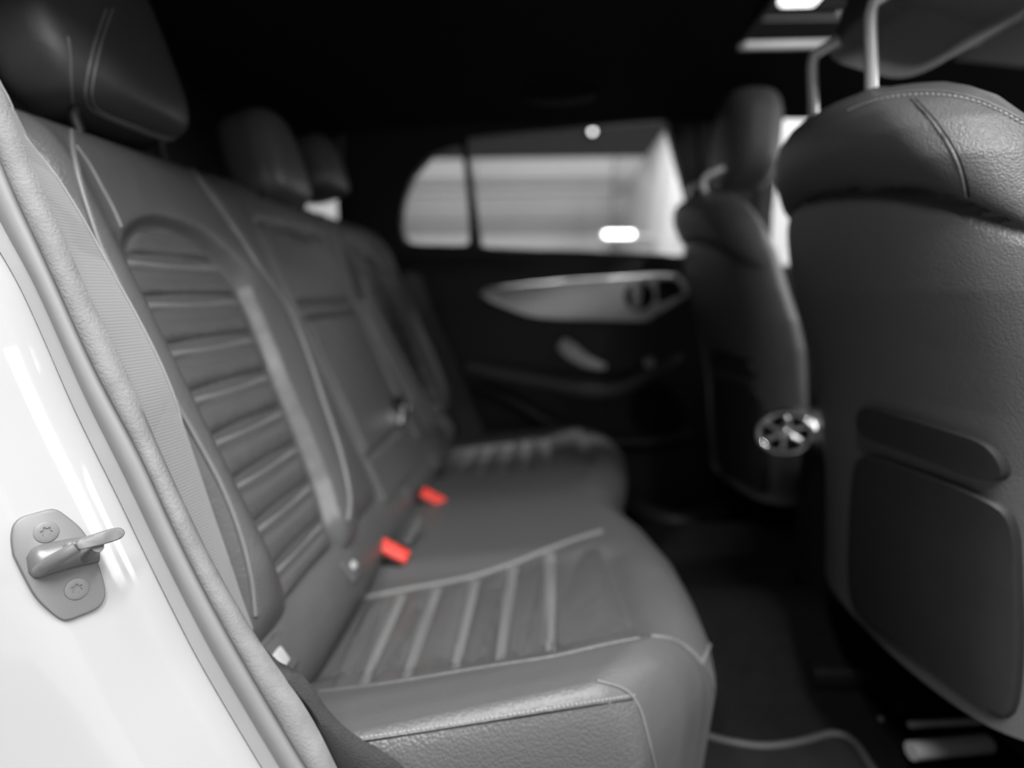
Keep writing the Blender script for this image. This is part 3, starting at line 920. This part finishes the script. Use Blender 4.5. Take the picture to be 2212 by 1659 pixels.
# ribbed insert: pads between the welts, laid on the cover
welt_px = [((868, 1283), (785, 1478)), ((944, 1268), (876, 1465)), ((1026, 1252), (982, 1448)), ((1107, 1224), (1080, 1432)), ((1187, 1192), (1190, 1415))]
edge_far = [(775, 1300), (868, 1278), (944, 1264), (1026, 1247), (1107, 1220), (1187, 1188), (1250, 1165)]
edge_near = [(690, 1492), (785, 1482), (876, 1468), (982, 1450), (1080, 1434), (1190, 1417), (1240, 1408)]
def hitp(x, y, lift=0):
    h = SC.hit(x, y); return None if h is None else h[0] + np.array((0, 0, 1)) * lift
def patch(nm, A, B, hgt, mt, ex):
    # A,B: (far px, near px) edges; returns a pillow patch on the cover
    G_ = []
    for t in np.linspace(0, 1, 22):
        a = np.array(A[0]) * (1 - t) + np.array(A[1]) * t; b = np.array(B[0]) * (1 - t) + np.array(B[1]) * t
        row = []
        for s in np.linspace(0, 1, 9):
            q = hitp(*(a * (1 - s) + b * s))
            if q is None: return None
            row.append(q + np.array((0, 0, 1)) * hgt * (1 - abs(2 * s - 1) ** ex) * (1 - abs(2 * t - 1) ** 12))
        G_.append(row)
    G_ = np.array(G_)
    for ax_ in range(2): pass
    return G_
def off(e, dxp): return ((e[0][0] + dxp, e[0][1]), (e[1][0] + dxp, e[1][1]))
allpatch = []
for i, e in enumerate(welt_px):
    # slight forward bow of the welt as in the photo comes from the dished cover
    allpatch.append(('seam_welt', patch('w', off(e, -11), off(e, 11), .0042, 'welt', 2.6), 'welt'))
edges = [((780, 1296), (700, 1490))] + welt_px + [((1290, 1155), (1385, 1385))]
for a, b in zip(edges[:-1], edges[1:]):
    fa = off(a, 14); fb = off(b, -14 if b is not edges[-1] else -6)
    allpatch.append(('padded_panel', patch('p', fa, fb, .0065, 'pad', 3.4), 'pad'))
for nm, G_, mt in allpatch:
    if G_ is None: continue
    slab(nm, G_, (0, 0, 1), .004, mt, cush)
    Gm = G_.copy(); Gm[..., 1] = 2 * YC - Gm[..., 1]; Gm[..., 2] += top_h(Gm[..., 0], Gm[..., 1]) - top_h(G_[..., 0], G_[..., 1]); slab(nm, Gm[::-1], (0, 0, 1), .004, mt, cush)
tube('insert_border', SC.path([(770, 1296), (868, 1276), (944, 1262), (1026, 1245), (1107, 1218), (1187, 1186), (1250, 1163), (1300, 1148)], .0005, 50), .0042, 'welt', cush, 8)
tube('insert_border', SC.path([(690, 1494), (785, 1483), (876, 1470), (982, 1452), (1080, 1436), (1190, 1419), (1300, 1394), (1380, 1378)], .0, 50), .0024, 'leather', cush, 8)
# seams of the near side and the front corner
side_seam = [(745, 1606), (800, 1600), (900, 1585), (1000, 1569), (1100, 1553), (1200, 1537), (1300, 1521), (1372, 1510)]
tube('seam', SC.path(side_seam, -.0004, 50), .0011, 'black', cush, 6)
stitches('stitching', SC.path([(x, y - 9) for x, y in side_seam], .0006, 80), 'stitch', cush, .0042, .0031, .0007)
stitches('stitching', SC.path([(x, y + 9) for x, y in side_seam], .0006, 80), 'stitch_dark', cush, .0042, .0031, .0006)
tube('piping', SC.path([(1290, 1471), (1335, 1483), (1362, 1500), (1383, 1535), (1396, 1580), (1408, 1630), (1416, 1665)], .0006, 40), .0016, 'welt', cush, 8)
tube('piping', SC.path([(1405, 1376), (1440, 1380), (1472, 1393), (1498, 1414), (1514, 1434)], .001, 30), .0024, 'welt', cush, 8)
tube('piping', SC.path([(1540, 1335), (1536, 1375), (1526, 1408), (1514, 1434)], .001, 24), .0022, 'welt', cush, 8)
tube('piping', SC.path([(1514, 1434), (1532, 1465), (1544, 1505), (1550, 1550)], .0004, 24), .0014, 'leather', cush, 8)
# grained side panel laid over the cushion flank
G_ = []
for t in np.linspace(0, 1, 60):
    row = []
    for s in np.linspace(0, 1, 16):
        ax_ = 760 + (1372 - 760) * t; ay = 1610 + (1514 - 1610) * t
        bx_ = 905 + (1416 - 905) * t; by = 1790
        h = SC.hit(ax_ * (1 - s) + bx_ * s, ay * (1 - s) + by * s)
        row.append(h[0] + h[1] * .0012 if h else (row[-1] if row else np.array((0, .5, -.45))))
    G_.append(row)
slab('side_panel', np.array(G_), (0, -1, 0), .004, 'side', cush)

# ---- belt buckles
for (x, y), dep, lab in (((850, 1190), .895, 'nearer red seat belt buckle between cushion and backrest'), ((935, 1075), 1.14, 'farther red seat belt buckle between cushion and backrest')):
    c = atY(x, y, dep)
    bk = thing('seat_belt_buckle', lab, 'buckle', c + np.array((-.01, 0, -.04)), 'red seat belt buckles on the rear bench')
    axx = atY(x + 33, y + 17, dep + .004) - atY(x - 33, y - 17, dep - .002); nrm = np.array((.35, -.55, .75)); RR = frame_R(axx, nrm)
    box('button', c, (.052, .024, .010), 'red', bk, bev=.004, R=RR, label='red release button')
    box('buckle_body', c - RR @ np.array((0, 0, .030)), (.060, .032, .050), 'plastic', bk, bev=.006, R=RR)
    tube('stalk', cr2([c - RR @ np.array((0, 0, .05)), c + np.array((-.03, 0, -.07)), c + np.array((-.06, 0, -.08))], 8), .012, 'plastic', bk, 8, flat=.5)
tab = thing('belt_tongue', 'grey belt tab lying between the two red buckles', 'belt tab', atY(886, 1148, .95))
tube('tab', cr2([atY(872, 1176, .93), atY(886, 1148, .95), atY(900, 1118, .97)], 8), [.010, .011, .009], 'edging', tab, 8, flat=.3)

# ---- near and far seat belts
nb = thing('seat_belt', 'grey ribbed seat belt strap between door seal and near backrest', 'seat belt', atY(200, 600, .49))
right = cr2([(-120, -60), (-55, 85), (20, 215), (33, 262), (72, 318), (119, 376), (174, 463), (217, 540), (252, 603), (300, 690), (345, 780), (380, 866), (405, 960), (440, 1060), (480, 1170), (520, 1290), (545, 1360)], 70)
left = cr2([(-190, -60), (-130, 85), (-60, 215), (-40, 262), (0, 318), (45, 376), (95, 463), (130, 540), (165, 603), (215, 690), (255, 780), (295, 866), (330, 960), (375, 1060), (425, 1170), (480, 1290), (520, 1360)], 70)
G_ = []
for i in range(70):
    a, b = atY(*left[i], .478), atY(*right[i], .520)
    G_.append([a * (1 - s) + b * s + np.array((.0, -.003, 0)) * math.sin(math.pi * s) for s in np.linspace(0, 1, 7)])
slab('webbing', np.array(G_), (0, -1, 0), .0014, 'belt', nb)
edge = np.array([atY(*q, .519) for q in right]); tube('selvedge', edge, .0011, 'belt', nb, 6)
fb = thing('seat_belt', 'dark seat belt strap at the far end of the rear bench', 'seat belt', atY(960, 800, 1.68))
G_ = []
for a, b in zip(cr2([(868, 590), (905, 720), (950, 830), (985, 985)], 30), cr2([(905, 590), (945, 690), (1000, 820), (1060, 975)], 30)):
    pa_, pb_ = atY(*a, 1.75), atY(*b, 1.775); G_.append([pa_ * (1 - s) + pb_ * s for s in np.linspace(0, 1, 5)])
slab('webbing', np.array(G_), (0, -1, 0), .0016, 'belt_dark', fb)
tg = thing('belt_tongue', 'small bright metal belt tongue below the far backrest insert', 'belt tongue', atY(862, 897, 1.22))
h = Surf(b_mid, b_far).hit(862, 900); q = h[0] + h[1] * .012
box('blade', q, (.018, .006, .040), 'chrome', tg, bev=.002, R=frame_R((1, .6, -.3), (-.35, 0, .93))); box('grip', q + np.array((-.012, 0, .028)), (.022, .012, .022), 'plastic', tg, bev=.003)
tg2 = thing('belt_tongue', 'small round grey belt button on the far belt strap', 'belt stop', atY(965, 915, 1.62))
build('stud', *disc_data(atY(965, 915, 1.745), (0, -1, 0), .017, .008, 18, .004), 'greytag', tg2)


# ---- headrests
def pillow_head(name, label, c, wd, ht, th, lean, parent_thing=None, posts=True, post_drop=.1, group=None, mt='leather', split=None, k=3.0, post_dx=0.0, post_sp=.075, mt_post='chrome', top_w=.8, pe=4.0):
    t = thing(name, label, 'headrest', c, group)
    rings = []
    ax_z = np.array((-lean, 0, 1.0)); ax_z /= np.linalg.norm(ax_z); ax_x = np.array((ax_z[2], 0, -ax_z[0]))
    for u in np.linspace(-1, 1, 30):
        f = max(1e-3, 1 - abs(u) ** pe) ** (1 / pe); wk = wd * (1 - (1 - top_w) * (u + 1) / 2)
        ring = []
        for a in np.linspace(0, 2 * math.pi, 49)[:-1]:
            ca, sa = math.cos(a), math.sin(a)
            x = math.copysign(abs(ca) ** (2 / k), ca) * th / 2 * (0.35 + .65 * f) * (1 if f > .02 else .0); y = math.copysign(abs(sa) ** (2 / k), sa) * wk / 2 * f
            x -= .10 * (y / wd) ** 2 * th
            ring.append(np.array(c) + ax_z * u * ht / 2 + ax_x * x + np.array((0, y, 0)))
        rings.append(ring)
    cv = loft('cover', rings, mt, t, caps=True)
    if posts:
        for s in (-1, 1):
            top = np.array(c) - ax_z * (ht * .42) + np.array((post_dx, s * post_sp, 0))
            base = top - ax_z * post_drop
            tube('post', cr2([base, base * .5 + top * .5, top - ax_z * .02, top + ax_x * .02 + ax_z * .02], 12), .0058, mt_post, t, 12, label='polished steel post')
    return t, cv


XH = lambda z: DB - KB * z
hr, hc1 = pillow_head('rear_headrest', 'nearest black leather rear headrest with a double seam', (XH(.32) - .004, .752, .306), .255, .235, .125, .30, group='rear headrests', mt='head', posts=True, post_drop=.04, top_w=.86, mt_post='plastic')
S1 = Surf(hc1)
seam_px = [(243, 20), (225, 70), (212, 120), (202, 170), (198, 205), (206, 232), (235, 250), (290, 272), (345, 294), (375, 300)]
for dx_ in (0, -14):
    pp = S1.path([(x + dx_, y) for x, y in seam_px], .0004, 50)
    if len(pp) > 4: tube('seam', pp, .0013, 'welt', hr, 6)
pp = S1.path([(147, 80), (153, 120), (154, 170), (157, 222)], .0003, 24)
if len(pp) > 4: tube('seam', pp, .0011, 'welt', hr, 6)
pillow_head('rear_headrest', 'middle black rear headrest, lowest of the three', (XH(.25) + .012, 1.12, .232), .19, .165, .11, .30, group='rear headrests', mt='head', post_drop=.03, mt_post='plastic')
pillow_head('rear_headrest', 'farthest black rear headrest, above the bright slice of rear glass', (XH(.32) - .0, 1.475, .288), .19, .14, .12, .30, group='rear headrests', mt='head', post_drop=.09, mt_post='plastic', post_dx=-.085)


# ================================================================== FRONT SEATS
def front_seat(label, dX, dY, first):
    t = thing('front_seat_unit', label, 'car seat', (.55, .80, -.66), 'front seats')
    zc = [.226, .222, .214, .20, .182, .158, .125, .08, 0, -.06, -.12, -.18, -.25, -.34, -.44, -.52]
    hw = [.07, .105, .140, .172, .203, .226, .243, .252, .258, .258, .250, .240, .232, .228, .230, .232]
    xr = [.398, .386, .376, .370, .368, .369, .374, .386, .404, .424, .440, .452, .462, .470, .478, .482]
    th = [.02, .036, .056, .072, .086, .10, .11, .12, .13, .135, .14, .14, .14, .14, .14, .14]
    ap = np.array([atX(x, y, .372 + .048 * (max(0, x - 1900) / 312) ** 1.6) for x, y in cr2([(2300, 560), (2212, 512), (2130, 470), (2050, 433), (1990, 412), (1930, 404), (1860, 404), (1800, 413), (1740, 432), (1690, 465), (1660, 492)], 60)])
    arcY, arcZ = ap[:, 1], ap[:, 2]
    zz = np.linspace(-.468, .226, 210)
    rings = []
    for z in zz:
        w_ = np.interp(-z, [-q for q in zc], hw); x_ = np.interp(-z, [-q for q in zc], xr); h_ = np.interp(-z, [-q for q in zc], th)
        kz = 2.7 - .4 * float(sstep(.06, .18, np.array(z))); yc = .82 + .004 * float(sstep(.10, .21, np.array(z)))
        ring = []
        for a in np.linspace(0, 2 * math.pi, 97)[:-1]:
            ca, sa = math.cos(a), math.sin(a); k = kz
            X = math.copysign(abs(ca) ** (2 / k), ca); Yv = math.copysign(abs(sa) ** (2 / k), sa)
            py = yc + Yv * w_
            px = x_ + h_ / 2 + X * h_ / 2
            if X < 0:                                  # rear face
                px -= (.012 * (1 - Yv ** 2))
                za = np.interp(py, arcY, arcZ); dz = z - za
                bl = min(1, -X * 1.5) * (1 - .75 * max(0, Yv) ** 3); px += .012 * math.exp(-(dz / .007) ** 2) * bl
                px -= bl * (.040 * math.sin(math.pi * min(1, (dz + .004) / .15)) ** .8 if dz > 0 else .016 * (1 - math.exp(dz / .022)))
                px += .010 * math.exp(-(max(0, za - .02 - z) / .10) ** 2) * 0
            ring.append(np.array((px, py, z)))
        rings.append(ring)
    cover = loft('backrest_cover', rings, 'front', t)
    S = Surf(cover)
    tube('seam', S.path([(1975, 214), (2010, 250), (2042, 292), (2070, 340), (2086, 385), (2094, 425)], .0001, 30), .0012, 'black', t, 6)
    tube('seam', S.path([(1969, 214), (2004, 250), (2036, 292), (2064, 340), (2080, 385), (2088, 425)], .0003, 30), .0016, 'front', t, 6)
    sp = [(1830, 240), (1875, 222), (1925, 211), (1985, 205), (2050, 208), (2110, 221), (2165, 244), (2212, 270)]
    pth = S.path(sp, .0008, 80)
    if len(pth) > 6:
        stitches('stitching', pth, 'stitch', t, .0052, .0036, .0010)
        tube('top_seam', S.path([(x, y - 7) for x, y in sp], .0004, 50), .0013, 'welt', t, 6)
    # hard back shell with map pocket
    def shell(nm, pix, h, bev, mt):
        pix = np.array([q for q in pix if S.hit(*q) is not None]); n_ = len(pix); c_ = pix.mean(0); V, Fc = [], []
        sc_ = [1.0, .992, .97, .93, .8, .6, .4, .2]; hh = [-.002, h * .75, h, h, h, h, h, h]
        for f, hgt in zip(sc_, hh):
            row = []
            for q in pix:
                hit = S.hit(*(c_ + (q - c_) * f)); row.append(hit[0] + np.array((-.94, -.34, 0)) * hgt)
            row = np.array(row)
            for _ in range(3): row = .25 * np.roll(row, 1, 0) + .5 * row + .25 * np.roll(row, -1, 0)
            V += list(row)
        for r in range(len(sc_) - 1):
            for i in range(n_): Fc.append((r * n_ + i, r * n_ + (i + 1) % n_, (r + 1) * n_ + (i + 1) % n_, (r + 1) * n_ + i))
        Fc.append(tuple((len(sc_) - 1) * n_ + i for i in range(n_)))
        return build(nm, V, Fc, mt, t, angle=40)
    low = cr2([(1862, 968), (1960, 1005), (2060, 1040), (2150, 1078), (2192, 1102), (2206, 1150), (2212, 1280), (2214, 1420), (2190, 1560), (2100, 1500), (1990, 1420), (1880, 1345), (1842, 1290), (1840, 1150), (1850, 990)], 60)
    shell('back_shell', low, .010, .005, 'shell')
    flap = cr2([(1866, 872), (1950, 895), (2050, 925), (2140, 955), (2172, 985), (2190, 1030), (2150, 1040), (2060, 1010), (1960, 972), (1864, 935), (1858, 890)], 50)
    shell('pocket_flap', flap, .012, .005, 'shell')
    # seat cushion and base
    V, Fc = box_data((.82, .82, -.40), (.50, .48, .14), .05); build('seat_cushion', V, Fc, 'front', t, angle=40)
    V, Fc = box_data((.82, .82, -.53), (.44, .46, .12), .02); build('seat_base', V, Fc, 'black', t, angle=40)
    for yy in (.60, 1.00):
        V, Fc = box_data((.72, yy, -.665), (.50, .036, .034), .006); r_ = build('seat_rail', V, Fc, 'plastic', t, angle=40)
    return t


fs = front_seat('near front seat seen from behind with grained leather shoulder', 0, 0, True)
fs2 = thing('front_seat_unit', 'far front seat behind the round chrome outlet', 'car seat', (.55, .80 + .72, -.66), 'front seats')
for ch in list(fs.children):
    c = ch.copy(); C.objects.link(c); c.parent = fs2
# rail end caps and hardware on the floor
def rail_bits(name, label, items, grp):
    t = thing(name, label, 'seat rail', items[0][0], grp)
    for a, b, r, m, nm in items: tube(nm, [a, (np.asarray(a) + np.asarray(b)) / 2, b], r, m, t, 8)
rail_bits('rail_end', 'metal rail end cap on the floor behind the near front seat', [
    (atZ(1968, 1622, -.655), atZ(2135, 1606, -.655), .013, 'pale', 'end_bar'), (atZ(1965, 1565, -.645), atZ(2165, 1556, -.645), .005, 'pale', 'rod'),
    (atZ(1940, 1528, -.64), atZ(2020, 1522, -.64), .010, 'plastic', 'bracket'), (atZ(2090, 1470, -.60), atZ(2130, 1500, -.60), .004, 'greytag', 'cable')], 'seat rail ends')
rail_bits('rail_end', 'metal rail end cap on the floor behind the far front seat', [
    (atZ(1655, 1202, -.655), atZ(1708, 1200, -.655), .014, 'greytag', 'end_bar'), (atZ(1640, 1180, -.645), atZ(1700, 1180, -.645), .008, 'plastic', 'bracket')], 'seat rail ends')
for x, y in ((2080, 1460), (2126, 1530), (1903, 1553), (1636, 1170)):
    q = atZ(x, y, -.62)
    bt = thing('rail_bolt', {2080: 'small bright bolt head low beside the near front seat back', 2126: 'small bright bolt head just above the near rail end', 1903: 'small dim bolt head left of the near rail end', 1636: 'small dim bolt head by the far rail end'}[x], 'bolt', q, 'bolt heads on the seat rails')
    build('head', *disc_data(q, (-.5, -.6, .5), .004 if x > 1700 else .006, .003, 12, .002), 'silver' if x in (2080, 2126) else 'edging', bt)

# front headrests
pillow_head('front_headrest', 'near front headrest cropped by the top edge, on two bright steel posts', (.482, .825, .412), .275, .22, .137, -.30, group='front headrests', posts=False, mt='front', k=4.5, pe=9)
fh1 = bpy.context.scene.objects['front_headrest']
fh2, _ = pillow_head('front_headrest', 'far front headrest standing out against the dark cabin', (.474, 1.545, .355), .27, .225, .14, -.05, group='front headrests', posts=False, mt='front', k=2.4, pe=2.8)
for hd, dy, zt_ in ((fh1, 0, .322), (fh2, .72, .262)):
    for yy in (.75, .90):
        b_ = np.array((.370, yy + dy, .200)); tp = np.array((.360, yy + dy, zt_ - .012))
        tube('post', cr2([b_, b_ * .5 + tp * .5, tp, tp + np.array((.010, 0, .014)), tp + np.array((.045, 0, .030))], 24), .0068, 'post', hd, 14, label='polished steel post')
        build('post_collar', *disc_data(np.array((.371, yy + dy, .216)), (-.1, 0, 1), .017, .009, 20, .003), 'front', hd)
# ---- floor mats
def mat_thing(label, pts, zf):
    P = [atZ(x, y, zf) for x, y in pts]
    t = thing('floor_mat', label, 'floor mat', np.mean(P, 0), 'rear floor mats')
    prism('carpet', P, (0, 0, .008), 'mat', t, bevel=.003)
    e = cr2(np.array(P + P[:1]) + np.array((0, 0, .008)), 160); tube('edging', e, .005, 'edging', t, 8)
mat_thing('near black floor mat with paler bound edge behind the near front seat', [tuple(q) for q in cr2([(1500, 1590), (1565, 1610), (1650, 1622), (1730, 1612), (1800, 1595), (1845, 1615), (1890, 1680), (1990, 1800), (1500, 1900), (1380, 1800)], 50)], -.69)
mat_thing('far black floor mat reaching under the far front seat', [tuple(q) for q in cr2([(1440, 1215), (1500, 1200), (1555, 1190), (1590, 1215), (1625, 1238), (1690, 1228), (1725, 1250), (1800, 1340), (1900, 1450), (1560, 1440), (1480, 1330)], 50)], -.69)

# every piece of the setting says what it is in everyday words
for o in bpy.context.scene.objects:
    if o.parent is None and o.type in ('MESH', 'EMPTY') and o.get('kind') == 'structure' and not o.get('category'):
        o['category'] = o.name.split('.')[0].split('_')[0]
